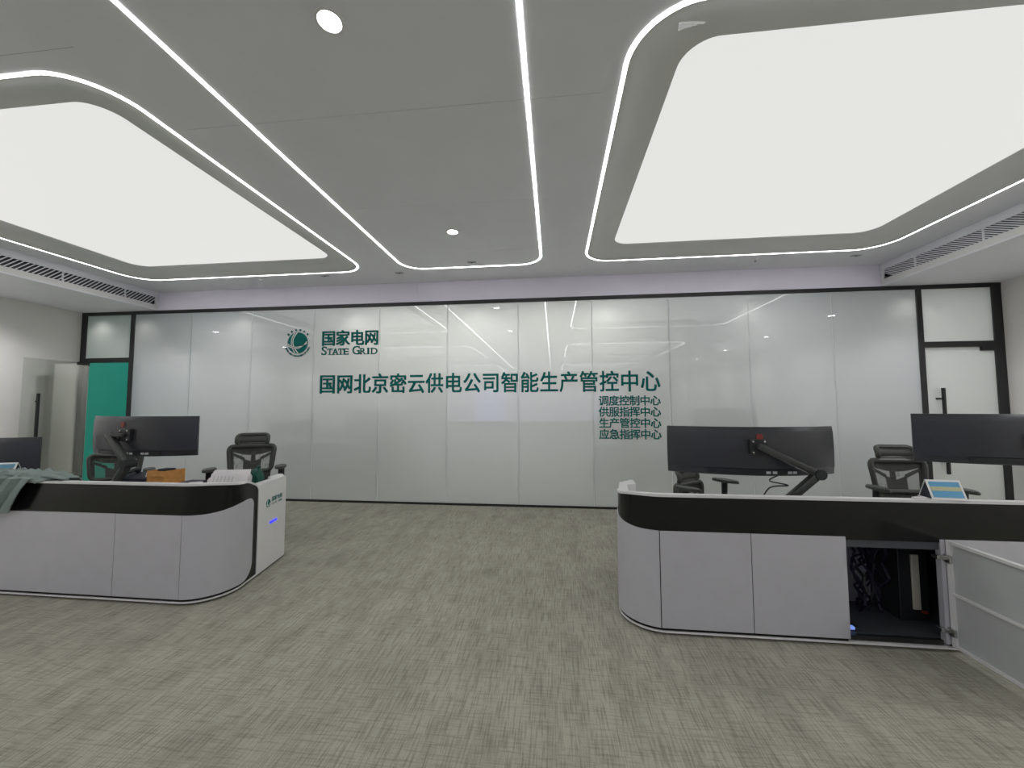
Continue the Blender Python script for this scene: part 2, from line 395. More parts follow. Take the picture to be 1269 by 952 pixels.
# side soffits with air grilles
def soffit(name, xin, xout, sgn, ang, pitch, y0, label):
    s = sempty(name, label)
    obj('soffit_board', B(min(xin, xout), max(xin, xout), YB, D-0.0, H, H+0.02), M['ceil'], s)
    # vertical face with a slot for the grille
    xa, xb = (xin-0.012, xin) if sgn < 0 else (xin, xin+0.012)
    obj('fascia', B(xa, xb, YB, D-0.01, H+0.02, 3.132), M['white'], s)
    obj('fascia', B(xa, xb, YB, D-0.01, 3.258, ZC), M['ceil'], s)
    xd = xin-0.075 if sgn < 0 else xin+0.075
    obj('duct_back', B(min(xd, xd+sgn*0.005), max(xd, xd+sgn*0.005), YB, D-0.01, 3.10, 3.30), M['innerdark'], s)
    hh = 0.126; L = hh/math.sin(ang)
    bm = bmesh.new(); mt = Matrix.Rotation(ang, 4, 'X')
    box(bm, -0.009, 0.0, -L/2, L/2, -0.005, 0.005, mtx=mt)
    first = None; y = y0
    while y < D-0.055:
        if first is None: first = obj('grille_slat', bm, M['ceil'], s); o = first
        else:
            o = first.copy(); C.objects.link(o)
        o.location = (xin+(0.0 if sgn < 0 else 0.009), y, 3.195); y += pitch
    obj('fascia', B(xa, xb, D-0.06, D-0.01, 3.132, 3.258), M['ceil'], s)
    for yy in (D-0.5, D-1.25, D-2.0):
        obj('grille_frame', B(min(xa, xb), max(xa, xb)+0.001*0, yy-0.008, yy+0.008, 3.132, 3.258), M['ceil'], s)
soffit('ceiling_soffit_left', SL, XL, -1, math.radians(45), 0.050, 2.9, 'lowered ceiling edge with a slatted air grille over the open glass door')
soffit('ceiling_soffit_right', SR, XR, 1, math.radians(28), 0.044, 2.9, 'lowered ceiling edge with a slatted air grille over the closed glass door')

# downlights
def downlight(x, y, z, label, group=None, energy=SPOT_W):
    t = thing('downlight', label, 'downlight', (x, y, z), 0, group)
    bm = bmesh.new(); n = 28
    grid(bm, [[(math.cos(2*PI*i/n)*r, math.sin(2*PI*i/n)*r, zz) for i in range(n)] for r, zz in ((0.072, 0), (0.070, -0.006), (0.056, -0.007), (0.052, -0.001))], closed_v=True)
    obj('trim_ring', bm, M['white'], t, smooth=True)
    obj('lens', disc(bmesh.new(), (0, 0, -0.003), 0.052, 0.002, n=28), M['lens'], t)
    l = bpy.data.lights.new('downlight_lamp', 'SPOT'); l.energy = energy; l.spot_size = math.radians(150); l.spot_blend = 0.6
    l.shadow_soft_size = 0.05; l.color = (0.97, 0.98, 1.0)
    lo = bpy.data.objects.new('downlight_lamp', l); C.objects.link(lo); lo.parent = t; lo.location = (0, 0, -0.02)
downlight(-1.08, 3.97, ZC, 'small round downlight just in front of the U shaped light line end')
downlight(-1.08, 1.67, ZC, 'bright round downlight nearest the camera inside the light lines')
for y in (-0.63, -2.93, -5.23, -7.5): downlight(-1.08, y, ZC, 'round downlight seen only in the glass wall reflection', 'downlights behind the camera')
for y in (3.85, 1.75, -0.38, -2.5, -4.6, -6.7):
    for x in (-7.14, 4.93): downlight(x, y, H, 'round downlight in the lowered ceiling edge beyond the frame', 'soffit downlights', SPOT_W*2.4)
# small ceiling fittings between the light panels and the bulkhead
for x, y, lab in ((-4.33, 5.19, 'small white sprinkler rose left on the ceiling strip behind the left glowing panel'),
                  (2.62, 5.20, 'small white sprinkler rose on the ceiling strip behind the right glowing panel')):
    t = thing('sprinkler', lab, 'sprinkler', (x, y, ZC))
    obj('rose', disc(bmesh.new(), (0, 0, -0.012), 0.035, 0.012, n=20), M['white'], t)
    obj('head', disc(bmesh.new(), (0, 0, -0.035), 0.012, 0.023, n=12), M['chrome'], t)
for x, y, lab in ((-2.17, 5.14, 'small grey ceiling sensor plate left of the U shaped light line'),
                  (-1.06, 4.86, 'small grey ceiling sensor plate inside the U shaped light line end'),
                  (-3.29, 5.13, 'small dark sensor slot behind the left glowing panel'),
                  (3.82, 5.20, 'small dark sensor slot by the right air grille')):
    t = thing('ceiling_sensor', lab, 'sensor', (x, y, ZC))
    obj('plate', B(-0.055, 0.055, -0.025, 0.025, -0.006, 0, bev=0.002), M['inner'], t)
    obj('lens', disc(bmesh.new(), (0, 0, -0.010), 0.012, 0.004, n=12), M['black'], t)

# ------------------------------------------------------------------ lettering
def text_bm(ch, size, bold=0.0, depth=0.012):
    cu = bpy.data.curves.new('glyph', 'FONT'); cu.body = ch; cu.size = size; cu.extrude = depth/2; cu.offset = bold
    cu.align_x = 'CENTER'; cu.resolution_u = 3
    o = bpy.data.objects.new('glyph', cu); C.objects.link(o)
    dg = bpy.context.evaluated_depsgraph_get(); me = bpy.data.meshes.new_from_object(o.evaluated_get(dg))
    bm = bmesh.new(); bm.from_mesh(me); bpy.data.objects.remove(o); bpy.data.meshes.remove(me); bpy.data.curves.remove(cu)
    return bm
def fit_glyph(ch, x0, x1, z0, z1, depth, bold=0.0, keep=False):
    """glyph whose bounding box (or em box if keep) fills x0..x1, z0..z1, standing in the xz plane facing -y"""
    bm = text_bm(ch, 1.0, 0.0, 0.02)
    xs = [v.co.x for v in bm.verts]; zs = [v.co.y for v in bm.verts]
    a, b, c, d = min(xs), max(xs), min(zs), max(zs)
    if keep: a, b, c, d = -0.46, 0.46, -0.08, 0.84
    for v in bm.verts:
        x, y, z = v.co
        v.co = (x0+(x-a)/(b-a)*(x1-x0), -z/0.02*depth, z0+(y-c)/(d-c)*(z1-z0))
    if bold:                                   # heavier strokes: the glyph overlaid on itself, slightly shifted
        k = bold*(x1-x0); src = bm.copy(); me = bpy.data.meshes.new('tmp'); src.to_mesh(me); src.free()
        for v in bm.verts: v.co.x -= k; v.co.z -= k
        for q, (dx, dz) in enumerate(((k, k), (k, -k), (-k, k))):
            n0 = len(bm.verts); bm.from_mesh(me); bm.verts.ensure_lookup_table()
            for v in bm.verts[n0:]: v.co.x += dx; v.co.z += dz; v.co.y -= 0.05*depth*(q+1)
        bpy.data.meshes.remove(me)
    return bm
def sign_line(chars, x0, x1, z0, z1, label, bold=0.012, gap=0.1, depth=0.012, y=None):
    t = thing('wall_sign', label, 'sign', (x0, (D-0.008) if y is None else y, z0))
    n = len(chars); pitch = (x1-x0)/(n-gap); wch = pitch*(1-gap)
    for i, ch in enumerate(chars):
        o = obj('character', fit_glyph(ch, i*pitch, i*pitch+wch, 0, z1-z0, depth, bold, keep=True), M['green'], t, recalc=False)
    return t
sign_line('国家电网', -3.60, -2.675, 2.40, 2.632, 'four green raised characters beside the round emblem', 0.022, 0.06)
sign_line('国网北京密云供电公司智能生产管控中心', -3.62, 1.485, 1.655, 1.945, 'long line of large green raised characters across the glass wall', 0.018, 0.10)
for i, s in enumerate(('调度控制中心', '供服指挥中心', '生产管控中心', '应急指挥中心')):
    z = 1.455-i*0.1585
    sign_line(s, 0.637, 1.487, z, z+0.138, ('topmost', 'second', 'third', 'lowest')[i]+' of the four short lines of small green characters', 0.021, 0.04, 0.008)
# serif small capitals
t = thing('wall_sign', 'green serif capitals in two words under the four characters', 'sign', (-3.60, D-0.008, 2.253))
def serif_letter(ch, x, w, hgt):
    bm = fit_glyph(ch, x, x+w, 0, hgt, 0.008, 0.016)
    th = hgt*0.11; sw = w*0.36; s = []
    if ch == 'T': s = [(x+w/2, 0)]; box(bm, x, x+th*0.8, -0.004, 0.004, hgt*0.72, hgt); box(bm, x+w-th*0.8, x+w, -0.004, 0.004, hgt*0.72, hgt)
    if ch == 'A': s = [(x+w*0.06, 0), (x+w*0.94, 0)]
    if ch == 'I': s = [(x+w/2, 0), (x+w/2, 1)]; sw = hgt*0.26
    if ch == 'R': s = [(x+w*0.12, 0), (x+w*0.12, 1), (x+w*0.95, 0)]; sw = w*0.25
    if ch == 'D': s = [(x+w*0.1, 0), (x+w*0.1, 1)]; sw = w*0.2
    if ch == 'E': s = [(x+w*0.08, 0), (x+w*0.08, 1)]; sw = w*0.2; box(bm, x+w-th*0.7, x+w, -0.004, 0.004, 0, hgt*0.26); box(bm, x+w-th*0.7, x+w, -0.004, 0.004, hgt*0.74, hgt)
    if ch == 'S': box(bm, x+w*0.88, x+w, -0.004, 0.004, hgt*0.72, hgt*0.98); box(bm, x, x+w*0.12, -0.004, 0.004, hgt*0.02, hgt*0.28)
    if ch == 'G': box(bm, x+w*0.86, x+w*0.98, -0.004, 0.004, hgt*0.70, hgt*0.98)
    for cx, top in s: box(bm, cx-sw, cx+sw, -0.004, 0.004, hgt-th*0.8 if top else 0, hgt if top else th*0.8)
    return bm
xx = 0.0
for ch, wd, hg, adv in (('S', 0.082, 0.132, 0.094), ('T', 0.082, 0.098, 0.084), ('A', 0.098, 0.098, 0.096), ('T', 0.082, 0.098, 0.092), ('E', 0.076, 0.098, 0.142),
                        ('G', 0.115, 0.132, 0.127), ('R', 0.086, 0.098, 0.098), ('I', 0.026, 0.098, 0.078), ('D', 0.098, 0.098, 0.1)):
    obj('letter', serif_letter(ch, xx+(0.018 if ch == 'I' else 0), wd, hg), M['green'], t, recalc=False); xx += adv
def emblem(parent, R_, ring=True, m_=None):
    """disc with three pairs of curved pale lines, in the xz plane facing -y, radius R_"""
    m_ = m_ or M['green']
    obj('globe', disc(bmesh.new(), (0, 0.004, 0), R_, 0.012, 'y', 40), m_, parent)
    wd = 0.055*R_
    def arc(p0, p1, p2, wdt):
        bm = bmesh.new(); rows = []
        P0, P1, P2 = Vector(p0), Vector(p1), Vector(p2)
        for i in range(17):
            u = i/16; p = P0*(1-u)**2+P1*2*u*(1-u)+P2*u*u; tn = ((P1-P0)*(1-u)+(P2-P1)*u).normalized(); nn = Vector((-tn.y, tn.x))
            a = p+nn*wdt; b = p-nn*wdt
            rows.append([(a.x*R_, -0.0095, a.y*R_), (b.x*R_, -0.0095, b.y*R_), (b.x*R_, -0.007, b.y*R_), (a.x*R_, -0.007, a.y*R_)])
        grid(bm, rows, closed_v=True); obj('globe_line', bm, M['seal'], parent)
    arc((-0.02, 0.98), (-0.95, 0.05), (0.10, -0.97), 0.045)
    arc((-0.28, 0.94), (-0.98, 0.0), (-0.20, -0.95), 0.040)
    arc((-0.95, -0.25), (0.05, -0.95), (0.97, 0.12), 0.045)
    arc((-0.98, -0.08), (-0.15, -0.72), (0.99, -0.05), 0.035)
t = thing('wall_emblem', 'round green globe emblem with a ring of tiny lettering', 'emblem', (-4.004, D-0.008, 2.452))
emblem(t, 0.168)
def ring_text(chars, r, a0, a1, hgt, inward):
    n = len(chars)
    for i, ch in enumerate(chars):
        if ch == ' ': continue
        a = a0+(a1-a0)*i/(n-1); th = math.radians(a)
        bm = fit_glyph(ch, -hgt*0.42, hgt*0.42, -hgt/2, hgt/2, 0.006, 0.02, keep=ord(ch) > 255)
        rot = Matrix.Rotation(-th, 4, 'Y') @ Matrix.Translation((0, 0, r)) if not inward else Matrix.Rotation(-th, 4, 'Y') @ Matrix.Translation((0, 0, r)) @ Matrix.Rotation(PI, 4, 'Y')
        for v in bm.verts: v.co = rot @ v.co
        obj('ring_character', bm, M['green'], t, recalc=False)
# blender Rotation about Y: positive turns z towards x, so clockwise angles are passed negative
ring_text('国家电网公司', 0.208, 50, -50, 0.034, False)
ring_text('STATE GRID CORPORATION OF CHINA', 0.208, 112, 248, 0.026, True)

# ------------------------------------------------------------------ desks
MIR = -2.045
def desk_path(xfar):
    """outer outline of the left desk, from far end along the front, round the corner, along the slanted side"""
    P = [(xfar, 2.6), (-2.745, 2.6)]
    dx, dy = -0.1961, 0.9806; cx0, cy0, r = -2.745, 2.85, 0.25
    for i in range(1, 15):
        a = math.radians(101.3*i/14); P.append((cx0+r*math.sin(a), cy0-r*math.cos(a)))
    ex, ey = P[-1]
    k = 1
    while ey+0.02*k*dy < 3.66: P.append((ex+0.02*k*dx, ey+0.02*k*dy)); k += 1
    return P
def side_x(y): return -2.44-0.2*(y-2.6)
def offset_path(P, d):
    out = []
    for i, p in enumerate(P):
        a = Vector(P[max(0, i-1)]); b = Vector(P[min(len(P)-1, i+1)]); t = (b-a).normalized()
        out.append((p[0]+t.y*d, p[1]-t.x*d))      # d>0 : outwards (to the right of travel)
    return out
def zlip(x, y):
    if x < -2.745 or y < 2.601: return 0.878
    if y <= 2.90: return 0.878-0.034*sm((y-2.6)/0.3)
    if y <= 3.12: return 0.844-0.066*sm((y-2.9)/0.22)
    return 0.778
def ribbon(P, z0f, z1f, out, th, mir):
    """wall following P between heights, outer face offset by out, thickness th"""
    A = offset_path(P, out); Bq = offset_path(P, out-th); rows = []
    for (p, a, b) in zip(P, A, Bq):
        z0, z1 = z0f(*p), z1f(*p)
        rows.append([(mx(a[0], mir), a[1], z0), (mx(a[0], mir), a[1], z1), (mx(b[0], mir), b[1], z1), (mx(b[0], mir), b[1], z0)])
    bm = bmesh.new(); V = grid(bm, rows, closed_v=True)
    bm.faces.new(V[0]); bm.faces.new(V[-1][::-1]); return bm
def mx(x, mir): return MIR-x if mir else x
def B2(x0, x1, *a, mir=False, **k):
    x0, x1 = sorted((mx(x0, mir), mx(x1, mir))); return B(x0, x1, *a, **k)
PANEL_END = 3.015; CAP_Y = 3.085
def make_desk(label, mir, xfar, seams, opening=None):
    dk = thing('control_desk', label, 'desk')
    P = desk_path(xfar)
    inside = [p for p in P if p[1] <= CAP_Y+0.03]
    yend = inside[-1][1]
    def zt(x, y):
        d, r = max(0.0, yend-0.02-y), 0.055
        return zlip(x, y)-0.016-((r-math.sqrt(r*r-(r-d)**2)) if y > 2.9 and d < r else 0)
    # black gloss band (upper part of the parapet)
    obj('black_band', ribbon(inside, lambda x, y: 0.63, zt, 0, 0.03, mir), M['gloss'], dk, smooth=True)
    # lower black carcass, left open at the cabinet
    corner = [p for p in inside if p[0] >= -2.7451]
    obj('carcass', ribbon(corner, lambda x, y: 0.03, lambda x, y: 0.63, 0, 0.03, mir), M['gloss'], dk, smooth=True)
    if opening:
        obj('carcass', B2(-2.745, opening[0]+0.01, 2.60, 2.63, 0.03, 0.63, mir=mir), M['gloss'], dk)
        obj('carcass', B2(opening[1]-0.008, xfar, 2.612, 2.63, 0.03, 0.63, mir=mir), M['gloss'], dk)
    else:
        obj('carcass', B2(-2.745, xfar, 2.60, 2.63, 0.03, 0.63, mir=mir), M['gloss'], dk)
    # white lip along the top, sheet rim along the bottom
    obj('top_lip', ribbon(inside, zt, lambda x, y: zlip(x, y), 0.004, 0.05, mir), M['white'], dk, smooth=True)
    obj('bottom_rim', ribbon([p for p in P if p[1] < 3.50], lambda x, y: 0.018, lambda x, y: 0.028, 0.006, 0.05, mir), M['white'], dk, smooth=True)
    toe = [p for p in P if p[1] < 3.50]
    obj('plinth', ribbon(toe, lambda x, y: 0.0, lambda x, y: 0.018, -0.04, 0.03, mir), M['black'], dk)
    # curved corner panel with rounded free end
    xs0 = seams[0]
    ends = [p for p in P if p[0] >= -2.7451 and p[1] <= PANEL_END and not (p[1] < 2.62 and p[0] < xs0+0.008)]
    Q = [(xs0+0.002, 2.6)] + ends
    # refine towards the free end
    lx, ly = Q[-1]; fine = []
    for k in range(1, 13):
        y = ly+(PANEL_END-ly)*k/12; fine.append((side_x(y), y))
    base = [q for q in Q if q[1] < PANEL_END-0.13]
    yb = base[-1][1]
    for k in range(1, 25):
        y = yb+(PANEL_END-yb)*(1-(1-k/24)**2); base.append((side_x(y), y))
    def ptop(x, y):
        z = 0.648+0.045*sm((y-2.62)/0.33) if x > -2.745 else 0.648
        d = PANEL_END-y; r = 0.06
        if d < r: z -= r-math.sqrt(max(0, r*r-(r-d)**2))
        return z
    def pbot(x, y):
        d = PANEL_END-y; r = 0.12
        return 0.046+(r-math.sqrt(max(0, r*r-(r-d)**2)) if d < r else 0)
    obj('corner_panel', ribbon(base, pbot, ptop, 0.007, 0.006, mir), M['desk'], dk, smooth=True)
    for a, b in zip(seams[:-1], seams[1:]):
        if opening and abs(a-opening[0]) < 0.01: continue
        obj('door', B2(a-0.002, b+0.002, 2.593, 2.5995 if not opening or a > opening[0] else 2.611, 0.046, 0.648, bev=0.0012, mir=mir), M['desk'], dk)
    # white end cap : wraps the end, rounded over the top and at the rear corner
    r = 0.11; yr = 3.62
    pts = []
    y = CAP_Y
    while y < yr-r: pts.append((side_x(y)+0.008, y)); y += 0.05
    xr = side_x(yr-r)+0.008
    pts += [(xr-r+r*math.cos(a)-0.02*(i/8), yr-r+r*math.sin(a)) for i, a in enumerate([PI/2*i/8 for i in range(9)])]
    pts += [(-2.75, yr), (-2.74, 3.45), (-2.66, 3.40), (-2.615, CAP_Y)]
    bm = bmesh.new(); top = prism(bm, pts, 0.018, 0.778)
    es = [e for e in top.edges if all(v.co.x > -2.70 for v in e.verts) and not all(v.co.y < CAP_Y+0.001 for v in e.verts)
          and max(v.co.x-side_x(v.co.y) for v in e.verts) > -0.06]
    bmesh.ops.bevel(bm, geom=es, offset=0.035, segments=5, affect='EDGES', profile=0.5)
    if mir:
        for v in bm.verts: v.co.x = MIR-v.co.x
    cap = obj('end_cap', bm, M['white'], dk, smooth=True)
    # working surface behind the parapet, far end board, rear modesty board
    bm = bmesh.new(); poly = [(xfar, 2.632), (-2.76, 2.632), (-2.62, 2.70), (-2.56, 2.86), (-2.62, 3.09), (-2.67, 3.40), (-2.75, 3.45), (xfar, 3.45)]
    prism(bm, [(mx(x, mir), y) for x, y in poly], 0.675, 0.70); obj('worktop', bm, M['white'], dk)
    obj('end_board', B2(xfar, xfar+0.03*(1 if xfar < -3 else 1), 2.64, 3.43, 0.0, 0.675, mir=mir), M['white'], dk)
    obj('rear_board', B2(-2.8, xfar+0.03, 3.30, 3.32, 0.10, 0.675, mir=mir), M['inner'], dk)
    return dk, cap
# left desk
dkL, capL = make_desk('white and black control desk with a blue light bar and jacket', False, -6.0, [-2.735, -3.29, -4.38, -4.92, -5.46, -5.99])
# right desk (mirror), seams given in the left desk's coordinates
R = lambda x: MIR-x
dkR, capR = make_desk('long white and black control desk with one cabinet door standing open', True, R(4.05),
                      [R(0.665), R(1.2165), R(1.7625), R(2.305), R(2.86), R(3.42), R(4.04)], (R(1.7625), R(2.305)))
# logo and light bar on the left cap's outer face
ang = math.atan2(-0.2, 1.0)
def on_cap(y, z): return Vector((side_x(y)+0.0085, y, z))
class Holder: pass
mtx_cap = Matrix.Translation(on_cap(3.235, 0.585)) @ Matrix.Rotation(PI/2-ang*-1 if False else PI/2+math.atan(0.2), 4, 'Z')
lg = bpy.data.objects.new('cap_logo', None); C.objects.link(lg); lg.parent = capL; lg.matrix_local = mtx_cap
def sub(name, bm, m_):
    for v in bm.verts: v.co = mtx_cap @ v.co
    return obj(name, bm, m_, capL, recalc=False)
bpy.data.objects.remove(lg)
sub('cap_emblem', disc(bmesh.new(), (0, 0.0, 0), 0.036, 0.002, 'y', 28), M['green'])
bm = bmesh.new()
tube(bm, [(-0.012, -0.0025, 0.033), (-0.022, -0.0025, 0.0), (-0.005, -0.0025, -0.034)], 0.003, 6); tube(bm, [(-0.034, -0.0025, -0.008), (0.0, -0.0025, -0.020), (0.034, -0.0025, -0.002)], 0.003, 6)
sub('cap_emblem_lines', bm, M['seal'])
for i, ch in enumerate('国家电网'):
    sub('cap_character', fit_glyph(ch, 0.058+i*0.047, 0.058+i*0.047+0.044, 0.002, 0.044, 0.001, 0.02, keep=True), M['green'])
for i, ch in enumerate('STATE GRID'):
    if ch != ' ': sub('cap_letter', fit_glyph(ch, 0.058+i*0.019, 0.058+i*0.019+0.014, -0.028, -0.010, 0.001, 0.015), M['green'])
bm = B(0.035, 0.155, -0.004, 0.001, -0.190, -0.172, bev=0.0015); sub('light_bar', bm, M['blue'])

# open cabinet of the right desk
ox0, ox1 = 1.7625, 2.305
cab = thing('storage_recess', 'dark inside of the open cabinet in the right desk', 'cabinet')
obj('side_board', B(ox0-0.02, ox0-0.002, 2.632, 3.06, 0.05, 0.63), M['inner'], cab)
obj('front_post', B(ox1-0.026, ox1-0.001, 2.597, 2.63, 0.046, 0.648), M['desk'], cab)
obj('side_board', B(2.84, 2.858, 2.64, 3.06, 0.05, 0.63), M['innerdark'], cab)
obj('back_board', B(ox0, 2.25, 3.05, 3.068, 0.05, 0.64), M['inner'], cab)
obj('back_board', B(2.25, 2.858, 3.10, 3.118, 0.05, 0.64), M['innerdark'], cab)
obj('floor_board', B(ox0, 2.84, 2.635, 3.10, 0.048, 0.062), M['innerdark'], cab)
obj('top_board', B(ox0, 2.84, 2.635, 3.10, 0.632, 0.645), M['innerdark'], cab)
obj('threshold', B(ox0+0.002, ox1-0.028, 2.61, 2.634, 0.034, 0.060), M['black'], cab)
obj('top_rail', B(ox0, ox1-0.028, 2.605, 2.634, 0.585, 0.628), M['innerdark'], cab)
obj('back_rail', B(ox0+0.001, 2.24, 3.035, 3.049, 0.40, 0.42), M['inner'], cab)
# door leaf turned ninety degrees towards the camera
dx0 = 2.309; dth = 0.02
door = obj('open_door', B(dx0+0.008, dx0+0.008+dth*0.6, 2.055, 2.592, 0.04, 0.648), M['doorin'], dkR)
tag(door, 'cabinet door standing open, its ribbed inner face showing')
for nm, y0, y1, z0, z1 in (('stile', 2.568, 2.592, 0.04, 0.648), ('stile', 2.055, 2.079, 0.04, 0.648), ('rail', 2.079, 2.568, 0.63, 0.648), ('rail', 2.079, 2.568, 0.338, 0.352), ('rail', 2.079, 2.568, 0.04, 0.056)):
    obj(nm, B(dx0-0.006, dx0+0.0085, y0, y1, z0, z1, bev=0.001), M['white'], door)
for z in (0.545, 0.125):
    bm = bmesh.new(); box(bm, dx0-0.022, dx0-0.006, 2.555, 2.60, z-0.022, z+0.022, bev=0.003); box(bm, dx0-0.06, dx0-0.018, 2.585, 2.625, z-0.010, z+0.014, bev=0.003)
    obj('hinge', bm, M['chrome'], door)
# what stands in the cabinet
t = thing('computer_tower', 'dark computer case with a beige front strip inside the open cabinet', 'computer', (2.30, 2.815, 0.062))
obj('case', B(-0.085, 0.085, 0.0, 0.28, 0.0, 0.46, bev=0.004), M['plastic'], t)
obj('front_strip', B(-0.014, 0.030, -0.012, 0.0, 0.075, 0.42, bev=0.003), M['beige'], t)
obj('red_plug', B(0.035, 0.06, -0.02, 0.0, 0.055, 0.068), M['red'], t)
t = thing('cable_bundle', 'tangle of black cables hanging beside the computer case', 'cables', (2.115, 2.86, 0.062))
for i in range(11):
    x0 = random.uniform(-0.09, 0.05); pts = []
    for k in range(9):
        u = k/8; pts.append((x0+0.04*math.sin(3*u+i)+random.uniform(-0.02, 0.02), random.uniform(-0.03, 0.08), 0.50-0.49*u+0.03*math.sin(6*u+i)))
    obj('cable', tube(bmesh.new(), pts, random.uniform(0.006, 0.012), 6), M['navy'] if i % 3 else M['plastic'], t, smooth=True)
t = thing('power_strip', 'small dark power strip with a blue lamp on the cabinet floor', 'power strip', (1.80, 2.66, 0.062))
obj('body', B(-0.02, 0.06, 0.0, 0.25, 0, 0.02, bev=0.003), M['plastic'], t); obj('lamp', B(-0.004, 0.03, -0.003, 0.02, 0.006, 0.022), M['bluedim'], t)

# ------------------------------------------------------------------ monitors
def make_monitor(x, y, zc, rz, tilt, label, arm=None, wm=1.19, hm=0.36, logo=True, ports=True):
    """wide curved monitor; local -y is its back (towards the camera)"""
    t = thing('monitor', label, 'monitor', (x, y, 0), rz)
    Rm = 1.2; tl = Matrix.Translation((0, 0, zc)) @ Matrix.Rotation(tilt, 4, 'X')
    nu = 24; amax = math.asin(wm/2/Rm)
    def pt(u, v, d):   # u -1..1 across, v -1..1 height, d depth behind the screen
        a = u*amax; c = Vector((Rm*math.sin(a), Rm*(1-math.cos(a)), 0)); n = Vector((math.sin(a), -math.cos(a), 0))
        return tl @ (c+n*d+Vector((0, 0, v*hm/2)))
    rows = []
    prof = [(-1, 0.0), (-1, 0.022), (-0.97, 0.026), (-0.72, 0.034), (-0.70, 0.040), (0, 0.046), (0.7, 0.040), (0.95, 0.028), (1, 0.022), (1, 0.0)]
    for i in range(nu+1):
        u = -1+2*i/nu; e = 1-0.55*sm((abs(u)-0.6)/0.4)
        rows.append([pt(u, v, d if d <= 0.022 else 0.022+(d-0.022)*e) for v, d in prof])
    bm = bmesh.new(); V = grid(bm, rows, closed_v=True); bm.faces.new(V[0]); bm.faces.new(V[-1][::-1])
    obj('housing', bm, M['monback'], t, smooth=True)
    bm = bmesh.new(); grid(bm, [[pt(-0.985+1.97*i/nu, v, dd) for v, dd in ((-0.94, -0.0005), (0.96, -0.0005), (0.96, -0.002), (-0.94, -0.002))] for i in range(nu+1)], closed_v=True); obj('screen', bm, M['screen'], t)
    bm = bmesh.new(); grid(bm, [[pt(-0.995+1.99*i/nu, v, d) for v, d in ((0.972, 0.018), (0.972, 0.0262), (1.006, 0.0235), (1.006, 0.004))] for i in range(nu+1)], closed_v=True); obj('top_edge', bm, M['armm'], t)
    # recessed connector bay along the lower back
    bm = bmesh.new(); grid(bm, [[pt(-0.55+1.1*i/12, v, d) for v, d in ((-0.93, 0.030), (-0.93, 0.0375), (-0.74, 0.0405), (-0.74, 0.030))] for i in range(13)], closed_v=True)
    obj('connector_bay', bm, M['plastic'], t)
    if ports:
        for u in (0.06, 0.13, 0.30, 0.36):
            bm = bmesh.new(); grid(bm, [[pt(u+k*0.05, v, d) for v, d in ((-0.90, 0.036), (-0.90, 0.043), (-0.80, 0.0435), (-0.80, 0.036))] for k in (0, 1)], closed_v=True)
            obj('port_label', bm, M['lab'], t)
    if logo:
        bm = bmesh.new(); c = pt(0.0, 0.60, 0.0445)
        mm = Matrix.Translation(c) @ tl.to_3x3().to_4x4(); disc(bm, (0, 0, 0), 0.024, 0.003, 'y', 24)
        for v in bm.verts: v.co = mm @ v.co
        obj('round_mark', bm, M['red'], t)
    # arm
    if arm:
        vx = Vector((arm['vesa'][0], arm.get('vy', -0.05), arm['vesa'][1])); a = obj('vesa_plate', B(vx.x-0.06, vx.x+0.06, -0.075, -0.04, vx.z-0.055, vx.z+0.055, bev=0.006), M['plastic'], t)
        for sx in (-0.04, 0.04):
            for sz in (-0.04, 0.04): obj('screw', disc(bmesh.new(), (vx.x+sx, -0.075, vx.z+sz), 0.007, 0.004, 'y', 10), M['chrome'], a)
        def link(name, p, q, wdt, th, m_):
            p, q = Vector(p), Vector(q); d = q-p; L = d.length; rot = d.to_track_quat('Z', 'Y').to_matrix().to_4x4()
            bm = bmesh.new(); box(bm, -wdt/2, wdt/2, -th/2, th/2, -0.02, L+0.02, bev=min(wdt, th)*0.3)
            mm = Matrix.Translation(p) @ rot
            for v in bm.verts: v.co = mm @ v.co
            return obj(name, bm, m_, t, smooth=True)
        ax, az = arm['elbow']; fx = arm['foot']; ey = arm.get('ey', -0.13)
        if arm.get('head'): link('arm_head', (vx.x, -0.09, vx.z), (vx.x+arm['head'], -0.10, vx.z), 0.04, 0.035, M['armm'])
        up = link('upper_arm', (vx.x+arm.get('head', 0), -0.10, vx.z), (ax, ey, az), 0.060, 0.05, M['armm'])
        lo = link('lower_arm', (ax, ey, az), (fx, ey+0.02, 0.75), 0.066, 0.055, M['armm'])
        obj('elbow', disc(bmesh.new(), (ax, ey+0.05, az), 0.036, 0.09, 'y', 24), M['plastic'], t, smooth=True)
        bm = bmesh.new(); disc(bm, (fx, ey+0.02, 0.70), 0.055, 0.012); disc(bm, (fx, ey+0.02, 0.708), 0.03, 0.05, n=20)
        obj('arm_foot', bm, M['plastic'], t, smooth=True)
        if arm.get('cable'):
            c = [Vector(p) for p in arm['cable']]; pts = []
            for i in range(len(c)-1):
                for k in range(6):
                    u = k/6; p0, p1, p2, p3 = c[max(0, i-1)], c[i], c[i+1], c[min(len(c)-1, i+2)]
                    pts.append(0.5*((2*p1)+(p2-p0)*u+(2*p0-5*p1+4*p2-p3)*u*u+(3*p1-p0-3*p2+p3)*u**3))
            obj('cable', tube(bmesh.new(), pts+[c[-1]], 0.005, 6), M['plastic'], t, smooth=True)
    return t
make_monitor(1.51, 3.08, 1.108, math.radians(-1), math.radians(0), 'wide curved monitor on an arm, its back turned, on the desk with the open cabinet',
             dict(vesa=(-0.02, 1.145), elbow=(0.335, 0.965), foot=0.11,
             cable=[(0.12, -0.045, 0.94), (0.05, -0.06, 0.90), (0.16, -0.09, 0.875), (0.04, -0.07, 0.85), (-0.04, -0.08, 0.715)]))
